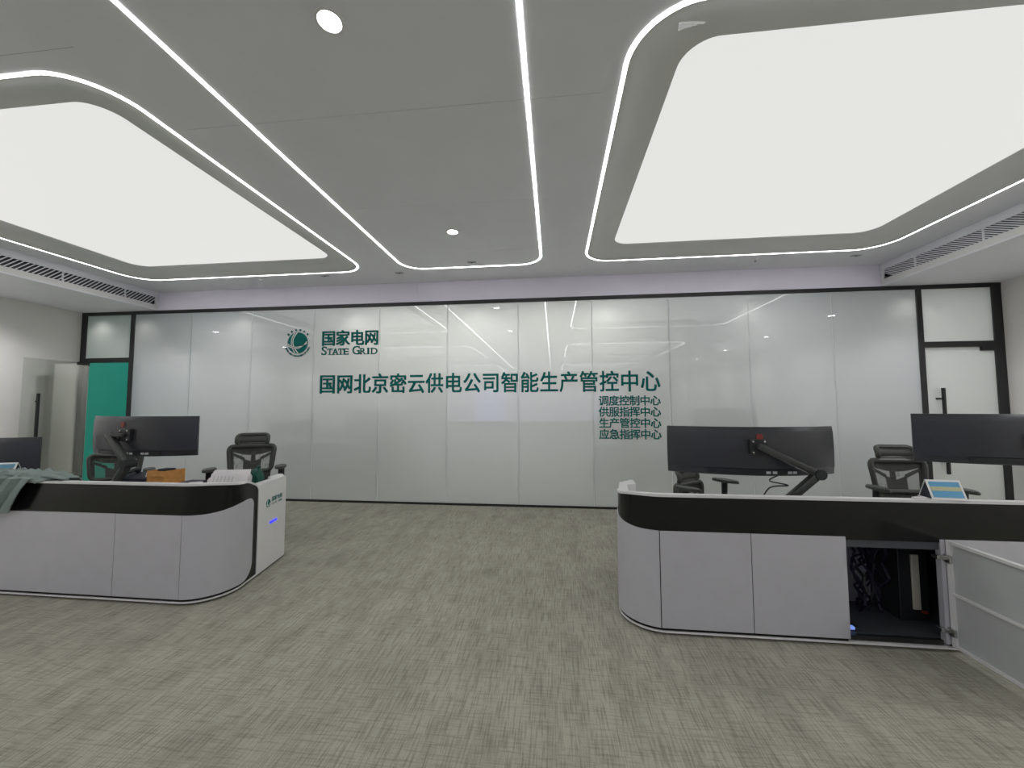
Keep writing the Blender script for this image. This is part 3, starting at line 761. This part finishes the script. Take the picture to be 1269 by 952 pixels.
make_monitor(3.33, 3.10, 1.203, math.radians(-4), math.radians(0), 'wide curved monitor cut off by the right edge, in front of the closed glass door',
             dict(vesa=(0.0, 1.19), elbow=(0.42, 0.97), foot=0.2), logo=False)
make_monitor(-3.89, 3.13, 1.185, math.radians(-4), math.radians(0), 'wide curved monitor on a folded arm in front of the green doorway',
             dict(vesa=(0.06, 1.20), head=-0.12, elbow=(0.20, 0.955), foot=0.03))
make_monitor(-5.72, 3.16, 0.972, math.radians(3), math.radians(0), 'dark monitor cut off by the left edge behind the jacket',
             dict(vesa=(0.0, 1.0), elbow=(-0.3, 0.90), foot=-0.1), logo=False)

# ------------------------------------------------------------------ chairs
def make_chair(x, y, rz, drop, label, recline=8, group='mesh office chairs'):
    """ergonomic mesh chair facing local -y; drop lowers seat and back"""
    t = thing('office_chair', label, 'chair', (x, y, 0), rz, group)
    sh = 0.47-min(drop, 0.07)
    # star base
    for i in range(5):
        a = 2*PI*i/5+0.3; c, s = math.cos(a), math.sin(a)
        lg = obj('base_leg', tube(bmesh.new(), [(0.03*c, 0.03*s, 0.105), (0.18*c, 0.18*s, 0.09), (0.30*c, 0.30*s, 0.072)], [0.03, 0.024, 0.018], 8), M['plastic'], t, smooth=True)
        obj('castor', disc(bmesh.new(), (0.30*c-0.02, 0.30*s, 0.03), 0.03, 0.04, 'x', 16), M['plastic'], lg)
    bm = bmesh.new(); disc(bm, (0, 0, 0.08), 0.032, 0.16, n=16); disc(bm, (0, 0, 0.24), 0.016, sh-0.30, n=16); obj('gas_column', bm, M['plastic'], t, smooth=True)
    obj('mechanism', B(-0.10, 0.10, -0.12, 0.14, sh-0.07, sh-0.03, bev=0.012), M['plastic'], t)
    # seat: dished mesh pad
    rows = []
    for i in range(13):
        v = -1+2*i/12; rr = []
        for j in range(13):
            u = -1+2*j/12; k = (1-abs(v)**4)**0.25 if abs(v) < 1 else 0.35
            rr.append((u*0.25*max(0.55, k), v*0.24, sh+0.02*u*u-0.03*sm((-v-0.5)/0.5)))
        rows.append(rr)
    bm = bmesh.new(); grid(bm, rows)
    g = bmesh.ops.solidify(bm, geom=bm.faces[:], thickness=0.045); obj('seat', bm, M['pad_ch'], t, smooth=True)
    # back: tilted frame, local coordinates (u across, z up) then reclined
    zb = 0.70-drop; zt = 1.00-drop
    def bp(u, z, d=0.0):     # u metres across, z height; wraps forward at the sides
        lean = math.tan(math.radians(recline))*(z-sh)
        return Vector((u, 0.20+lean+d-0.55*u*u, z))
    out = []
    wt, wbm = 0.235, 0.205
    for (u, z) in rrect(-1, 1, 0, 1, 0.22, 6):
        wv = wbm+(wt-wbm)*z; out.append((u*wv, zb+z*(zt-zb)-0.025*(1-u*u)*(1 if z > 0.5 else 0)))
    fr = obj('back_frame', tube(bmesh.new(), [bp(u, z) for u, z in out], 0.023, 8, closed=True), M['frame_ch'], t, smooth=True)
    def patch(name, lo, hi, m_, d, n=16, u0=-1, u1=1, nv=4):
        bm = bmesh.new(); rows = []
        for i in range(n+1):
            u = u0+(u1-u0)*i/n; a, b = lo(u), hi(u); rr = []
            for j in range(nv+1):
                z = a+(b-a)*j/nv; wv = wbm+(wt-wbm)*((z-zb)/(zt-zb)); rr.append(bp(u*wv, z, d))
            rows.append(rr)
        grid(bm, rows); bmesh.ops.solidify(bm, geom=bm.faces[:], thickness=0.006); return obj(name, bm, m_, t, smooth=True)
    hgt = zt-zb
    patch('back_mesh', lambda u: zb+0.01, lambda u: zt-0.012-0.02*(1-u*u), M['net'], 0.004)
    patch('back_yoke', lambda u: zt-hgt*(0.20+0.20*(1-u*u)), lambda u: zt-0.012-0.022*(1-u*u), M['pad_ch'], 0.014, u0=-0.9, u1=0.9)
    patch('back_spine', lambda u: zb+0.012, lambda u: max(zb+0.05, zb+hgt*(0.34+0.30*(u*u)**0.5)-0.0)if abs(u) > 0.0 else zb+hgt*0.34, M['frame_ch'], 0.016, u0=-0.42, u1=0.42)
    for s in (-1, 1):
        patch('back_rib', lambda u: zb+hgt*(0.20+0.48*abs(u)), lambda u: zb+hgt*(0.36+0.42*abs(u)), M['frame_ch'], 0.018, u0=s*0.35, u1=s*0.95, n=6, nv=2)
    for s in (-1, 1):
        patch('side_web', lambda u: zb+0.02, lambda u: zt-0.03, M['frame_ch'], 0.010, u0=s*0.82, u1=s*0.98, n=2)
    obj('back_post', tube(bmesh.new(), [(0, 0.12, sh-0.05), (0, 0.27, sh-0.03), (0, 0.33, sh+0.10), tuple(bp(0, zb+0.12, 0.05)), tuple(bp(0, zt-0.02, 0.04))], [0.03, 0.03, 0.026, 0.024, 0.018], 8), M['plastic'], t, smooth=True)
    # lumbar pad below the back
    rows = []
    for i in range(13):
        u = -1+2*i/12; rows.append([bp(u*0.20, z, 0.008 - 0.02*math.sin(PI*(z-(zb-0.14))/0.13)) for z in [zb-0.14+0.13*k/6 for k in range(7)]])
    bm = bmesh.new(); grid(bm, rows); bmesh.ops.solidify(bm, geom=bm.faces[:], thickness=0.02); obj('lumbar_pad', bm, M['pad_ch'], t, smooth=True)
    # head rest: curved roll with a mesh window
    zh0, zh1 = zt+0.005, zt+0.128
    def hp(u, a):            # a: 0..1 from bottom front to top back
        z = zh0+(zh1-zh0)*a; bulge = -0.035*math.sin(PI*min(1, a*1.1))
        p = bp(u, z, 0); p.y += bulge+0.010-0.15*u*u; return p
    loop = []
    for (u, z) in rrect(-1, 1, 0, 1, 0.30, 6): loop.append(hp(u*0.158, 0.06+0.88*z))
    hr = obj('head_rest', tube(bmesh.new(), loop, 0.021, 8, closed=True), M['frame_ch'], t, smooth=True)
    bm = bmesh.new(); grid(bm, [[hp(-0.15+0.30*i/12, 0.06+0.88*j/8) for j in range(9)] for i in range(13)]); bmesh.ops.solidify(bm, geom=bm.faces[:], thickness=0.004)
    obj('head_mesh', bm, M['padnet'], hr, smooth=True)
    bm = bmesh.new(); grid(bm, [[hp(-0.155+0.31*i/12, 0.70+0.26*j/4)+Vector((0, 0.008, 0)) for j in range(5)] for i in range(13)]); bmesh.ops.solidify(bm, geom=bm.faces[:], thickness=0.006)
    obj('head_band', bm, M['pad_ch'], hr, smooth=True)
    obj('head_post', tube(bmesh.new(), [tuple(bp(0, zt-0.05, 0.035)), tuple(bp(0, zt+0.02, 0.05)), tuple(bp(0, zh1-0.035, 0.02))], [0.02, 0.022, 0.022], 8), M['plastic'], t, smooth=True)
    # arm rests
    ah = 0.765-min(drop, 0.08)
    for s in (-1, 1):
        ap = obj('arm_post', tube(bmesh.new(), [(s*0.12, 0.02, sh-0.05), (s*0.32, 0.02, sh-0.04), (s*0.345, 0.02, sh+0.05), (s*0.34, 0.01, ah-0.02)], [0.025, 0.024, 0.022, 0.028], 8, flat=1.2), M['plastic'], t, smooth=True)
        bm = bmesh.new()
        pts = [(s*0.335+0.055*math.cos(2*PI*i/20), 0.0+0.135*math.sin(2*PI*i/20)) for i in range(20)]
        top = prism(bm, pts, ah-0.012, ah+0.014); bmesh.ops.bevel(bm, geom=list(top.edges), offset=0.008, segments=2, affect='EDGES')
        obj('arm_pad', bm, M['frame_ch'], ap, smooth=True)
    return t
make_chair(-3.43, 3.98, math.radians(28), 0.0, 'grey mesh office chair with headrest behind the white paper files')
make_chair(-5.20, 4.02, math.radians(42), 0.12, 'grey mesh office chair mostly hidden by the monitor before the green doorway')
make_chair(1.47, 3.95, math.radians(40), 0.33, 'low grey mesh chair peeping out under the monitor with the red mark', recline=5)
make_chair(3.29, 3.90, math.radians(-3), 0.08, 'grey mesh office chair with headrest beside the blue and yellow name card')

# ------------------------------------------------------------------ small things on the desks
def tent(x, y, z, wd, hg, rz, m_, label):
    t = thing('name_card', label, 'name card', (x, y, z), rz)
    d = hg*0.45
    def plate(sgn, name, mm, x0, x1, u0, u1, off):
        # sloping plate from the foot (y = sgn*d) to the ridge (y = 0)
        bm = bmesh.new(); rows = []
        nrm = Vector((0, sgn*hg, d)).normalized()
        def P(xx, u, o): return Vector((xx, sgn*d*(1-u), hg*u))+nrm*o
        a = [P(x0, u0, off), P(x1, u0, off), P(x1, u1, off), P(x0, u1, off)]; b = [P(x0, u0, off+0.0025), P(x1, u0, off+0.0025), P(x1, u1, off+0.0025), P(x0, u1, off+0.0025)]
        va = [bm.verts.new(p) for p in a]; vb = [bm.verts.new(p) for p in b]
        bm.faces.new(va); bm.faces.new(vb)
        for i in range(4): bm.faces.new((va[i], va[(i+1) % 4], vb[(i+1) % 4], vb[i]))
        return obj(name, bm, mm, t)
    plate(-1, 'front_plate', M['seal'], -wd/2, wd/2, 0, 1, 0)
    plate(-1, 'print', m_, -wd/2+0.012, wd/2-0.012, 0.1, 0.9, 0.0026)
    plate(1, 'back_plate', M['seal'], -wd/2, wd/2, 0, 1, 0)
    for s in (-1, 1):
        bm = bmesh.new(); prism(bm, [(-d+0.002, 0.002), (d-0.002, 0.002), (0, hg-0.006)], -0.001, 0.001, Matrix.Translation((s*(wd/2-0.004), 0, 0)) @ Matrix(((0, 0, 1, 0), (1, 0, 0, 0), (0, 1, 0, 0), (0, 0, 0, 1))))
        obj('side_filler', bm, M['navy'], t)
    obj('foot', B(-wd/2-0.005, wd/2+0.005, -d-0.008, d+0.005, -0.003, 0.001), M['paper'], t)
tent(2.355, 2.648, 0.882, 0.175, 0.108, math.radians(-6), M['print_r'], 'tent shaped name card with blue and yellow bands on the black ledge')
tent(-4.53, 2.72, 0.882, 0.20, 0.11, math.radians(20), M['print_l'], 'tent shaped name card with teal bands behind the jacket')
t = thing('eraser', 'small white block on the ledge beside the blue and yellow name card', 'eraser', (2.20, 2.622, 0.878))
obj('block', B(-0.03, 0.03, -0.012, 0.012, 0, 0.012, bev=0.002), M['white'], t); obj('sleeve', B(-0.012, 0.03, -0.0128, 0.0128, 0.0005, 0.0128), M['paper'], t)
# cardboard box
t = thing('cardboard_box', 'open orange brown cardboard box on the left desk', 'box', (-3.375, 3.04, 0.70), math.radians(-4))
bx_, by_, hz = 0.088, 0.09, 0.205
for nm, a in (('side', (-bx_, bx_, -by_, -by_+0.005, 0, hz)), ('side', (-bx_, bx_, by_-0.005, by_, 0, hz-0.008)), ('side', (-bx_, -bx_+0.005, -by_+0.005, by_-0.005, 0, hz)),
              ('side', (bx_-0.005, bx_, -by_+0.005, by_-0.005, 0, hz)), ('bottom', (-bx_, bx_, -by_, by_, 0, 0.004))):
    obj(nm, B(*a), M['card'], t)
bm = bmesh.new(); box(bm, -bx_+0.004, bx_-0.004, -0.004, 0, 0, 0.045, mtx=Matrix.Translation((0, -by_-0.001, hz)) @ Matrix.Rotation(math.radians(172), 4, 'X')); obj('flap', bm, M['card'], t)
bm = bmesh.new(); box(bm, -0.055, 0, -by_+0.004, by_-0.004, -0.002, 0.002, mtx=Matrix.Translation((-bx_, 0, hz)) @ Matrix.Rotation(math.radians(-70), 4, 'Y')); obj('flap', bm, M['paper'], t)
obj('tray_insert', B(-0.07, 0.02, -0.02, 0.06, hz-0.03, hz+0.004), M['navy'], t)
# dark case between monitor arm and box
t = thing('desk_telephone', 'dark low telephone between the folded monitor arm and the cardboard box', 'telephone', (-3.74, 3.12, 0.70), math.radians(10))
bm = bmesh.new(); prism(bm, [(-0.10, 0), (0.10, 0), (0.10, 0.15), (-0.10, 0.12)], -0.13, 0.13, Matrix(((0, 0, 1, 0), (1, 0, 0, 0), (0, 1, 0, 0), (0, 0, 0, 1)))); obj('base', bm, M['navy'], t)
obj('handset', tube(bmesh.new(), [(-0.08, -0.09, 0.140), (-0.085, -0.05, 0.16), (-0.085, 0.05, 0.175), (-0.08, 0.085, 0.17)], [0.028, 0.018, 0.018, 0.028], 10), M['plastic'], t, smooth=True)
t = thing('tray', 'flat black tray just behind the ledge right of the cardboard box', 'tray', (-3.12, 3.05, 0.70))
obj('dish', B(-0.07, 0.07, -0.06, 0.06, 0, 0.105, bev=0.006), M['plastic'], t); obj('rim', B(-0.075, 0.075, -0.065, 0.065, 0.10, 0.107, bev=0.002), M['navy'], t)
# paper files
def sheet_pile(x, y, z, rz, wd, hg, label, n=7, lean=0.35, lines=True):
    t = thing('paper_files', label, 'papers', (x, y, z), rz)
    for i in range(n):
        bm = bmesh.new(); k = random.uniform(-0.03, 0.03)
        mt = Matrix.Translation((k, 0.022*i, 0)) @ Matrix.Rotation(-lean-0.02*i, 4, 'X') @ Matrix.Rotation(random.uniform(-0.16, 0.16), 4, 'Y')
        hh = hg*random.uniform(0.85, 1.0); rows = []
        for a in range(7):
            xx = -wd/2+wd*a/6; rows.append([mt @ Vector((xx, 0.006*math.sin(3*a/6+i)+s_, zz)) for zz, s_ in ((0, 0), (hh*(1-0.12*abs(a-3)/3*((i+1) % 3)), 0), (hh*(1-0.12*abs(a-3)/3*((i+1) % 3)), 0.004), (0, 0.004))])
        V = grid(bm, rows, closed_v=True); bm.faces.new(V[0]); bm.faces.new(V[-1])
        o = obj('sheet', bm, M['paper'], t)
        if i == 0 and lines:
            for q in range(6):
                bm = bmesh.new(); xq = -wd*0.42+q*wd*0.10; box(bm, xq, xq+0.006, -0.002, -0.0005, hh*0.35, hh*0.80, mtx=mt @ Matrix.Translation((0, 0.003, 0))); obj('printed_line', bm, M['lab'], o)
    return t
sheet_pile(-2.74, 2.96, 0.70, math.radians(25), 0.27, 0.22, 'leaning pile of white paper files in front of the chair left', 8)
sheet_pile(-2.985, 2.83, 0.70, math.radians(25), 0.10, 0.155, 'small crumpled white sheets beside the paper files', 3, 0.6, False)
t = thing('film_bag', 'small crumpled dark green bag behind the white paper files', 'bag', (-2.71, 3.27, 0.702), math.radians(30))
bm = bmesh.new(); bmesh.ops.create_icosphere(bm, subdivisions=3, radius=0.07)
for v in bm.verts:
    n = v.co.normalized(); k = 1+0.22*math.sin(9*n.x+5*n.z)*math.cos(7*n.y+3*n.z); v.co = Vector((n.x*0.055*k, n.y*0.06*k, n.z*0.095*k+0.095))
obj('body', bm, M['dkgreen'], t, smooth=True)
obj('tie', tube(bmesh.new(), [(0.0, 0, 0.175), (0.012, 0, 0.20), (0.03, 0, 0.202)], 0.012, 8), M['dkgreen'], t, smooth=True)
# jacket over the ledge
t = thing('jacket', 'grey green jacket thrown over the black ledge of the left desk', 'jacket', (-4.25, 2.6, 0.0))
def drape(u, v):
    """u 0..1 from right edge to left, v 0..1 from behind the ledge, over it, down the front"""
    path = [(0.34, 0.775), (0.20, 0.84), (0.10, 0.925), (0.035, 0.925), (-0.035, 0.905), (-0.05, 0.83), (-0.052, 0.74), (-0.048, 0.635)]
    f = v*(len(path)-1); i = min(int(f), len(path)-2); q = f-i; y = path[i][0]*(1-q)+path[i+1][0]*q; z = path[i][1]*(1-q)+path[i+1][1]*q
    K = ((0, 0.36), (0.3, 0.50), (0.43, 0.34), (0.57, 0.25), (0.8, 0.17), (1.0, 0.10))     # right edge slants to the left on its way down
    for (va, xa), (vb, xb) in zip(K[:-1], K[1:]):
        if v <= vb+1e-6: xr = xa+(xb-xa)*(v-va)/(vb-va); break
    x = xr+(-0.70-xr)*u
    ph = 55*(x-0.75*(z-0.8))+1.6*math.sin(6*x+4*v)
    am = (0.016 if v < 0.5 else 0.030)*min(1, u*5)*(1 if v > 0.1 else 0.6)
    fold = am*math.sin(ph)+0.013*math.sin(2.3*ph+1.0)*min(1, u*4)
    thick = 0.045*math.sin(PI*min(1, u*1.6+0.02))**0.5 if u < 0.6 else 0.045*(1-0.3*(u-0.6))
    if v < 0.5: z += max(-0.012, fold)+thick*0.5*(1-abs(2*v-0.5)); 
    y -= (0.3 if v < 0.45 else 1)*(fold+0.018)
    if v > 0.9: z += 0.012*math.sin(10*x)
    if u < 0.10 and v < 0.55: z -= (0.10-u)*0.35
    return Vector((x, min(y, 0.34), max(z, 0.615)))
bm = bmesh.new(); grid(bm, [[drape(i/44, j/40) for j in range(41)] for i in range(45)])
bmesh.ops.recalc_face_normals(bm, faces=bm.faces); bmesh.ops.solidify(bm, geom=bm.faces[:], thickness=0.008)
obj('body', bm, M['cloth'], t, smooth=True)
# sleeve lying along the ledge
pts = [(-0.30, -0.02, 0.915), (-0.05, 0.02, 0.925), (0.15, 0.03, 0.918), (0.33, 0.03, 0.905), (0.46, 0.035, 0.898)]
obj('sleeve', tube(bmesh.new(), [Vector(p)+Vector((0, 0, 0.006*math.sin(9*i))) for i, p in enumerate(pts)], [0.05, 0.046, 0.036, 0.026, 0.016], 12, flat=0.6), M['cloth'], t, smooth=True)
# white ribbed unit by the right wall
t = thing('air_unit', 'white upright box with fine horizontal ribs at the right edge behind the desk', 'air unit', (4.66, 4.22, 0), 0)
obj('casing', B(-0.17, 0.45, 0.022, 0.12, 0, 0.93, bev=0.004), M['white'], t)
obj('lid', B(-0.165, 0.44, 0.0, 0.021, 0.875, 0.925, bev=0.002), M['white'], t)
for i in range(24): obj('rib', B(-0.175, 0.45, 0.0, 0.021, 0.30+i*0.0235, 0.30+i*0.0235+0.013), M['white'], t)

# ------------------------------------------------------------------ what the glass wall mirrors: display wall at the far end
t = thing('display_wall', 'long display wall at the far end, seen only mirrored in the glass', 'screen', (0, YB, 0))
obj('housing', B(-6.2, 3.9, 0.0, 0.10, 0.55, 2.55), M['black'], t)
def scr(cname, col, s_): return mat(cname, (0.02, 0.02, 0.02), 0.3, emit=col, es=s_)
sl = scr('display_lavender', (0.72, 0.70, 1.0), SCREEN_L); sb = scr('display_blue', (0.45, 0.48, 1.0), SCREEN_L*2.0)
for i in range(6):
    x0 = -6.15+i*1.675
    obj('screen', B(x0+0.004, x0+1.671, 0.10, 0.115, 0.60, 2.50), sb if i == 1 else sl, t)
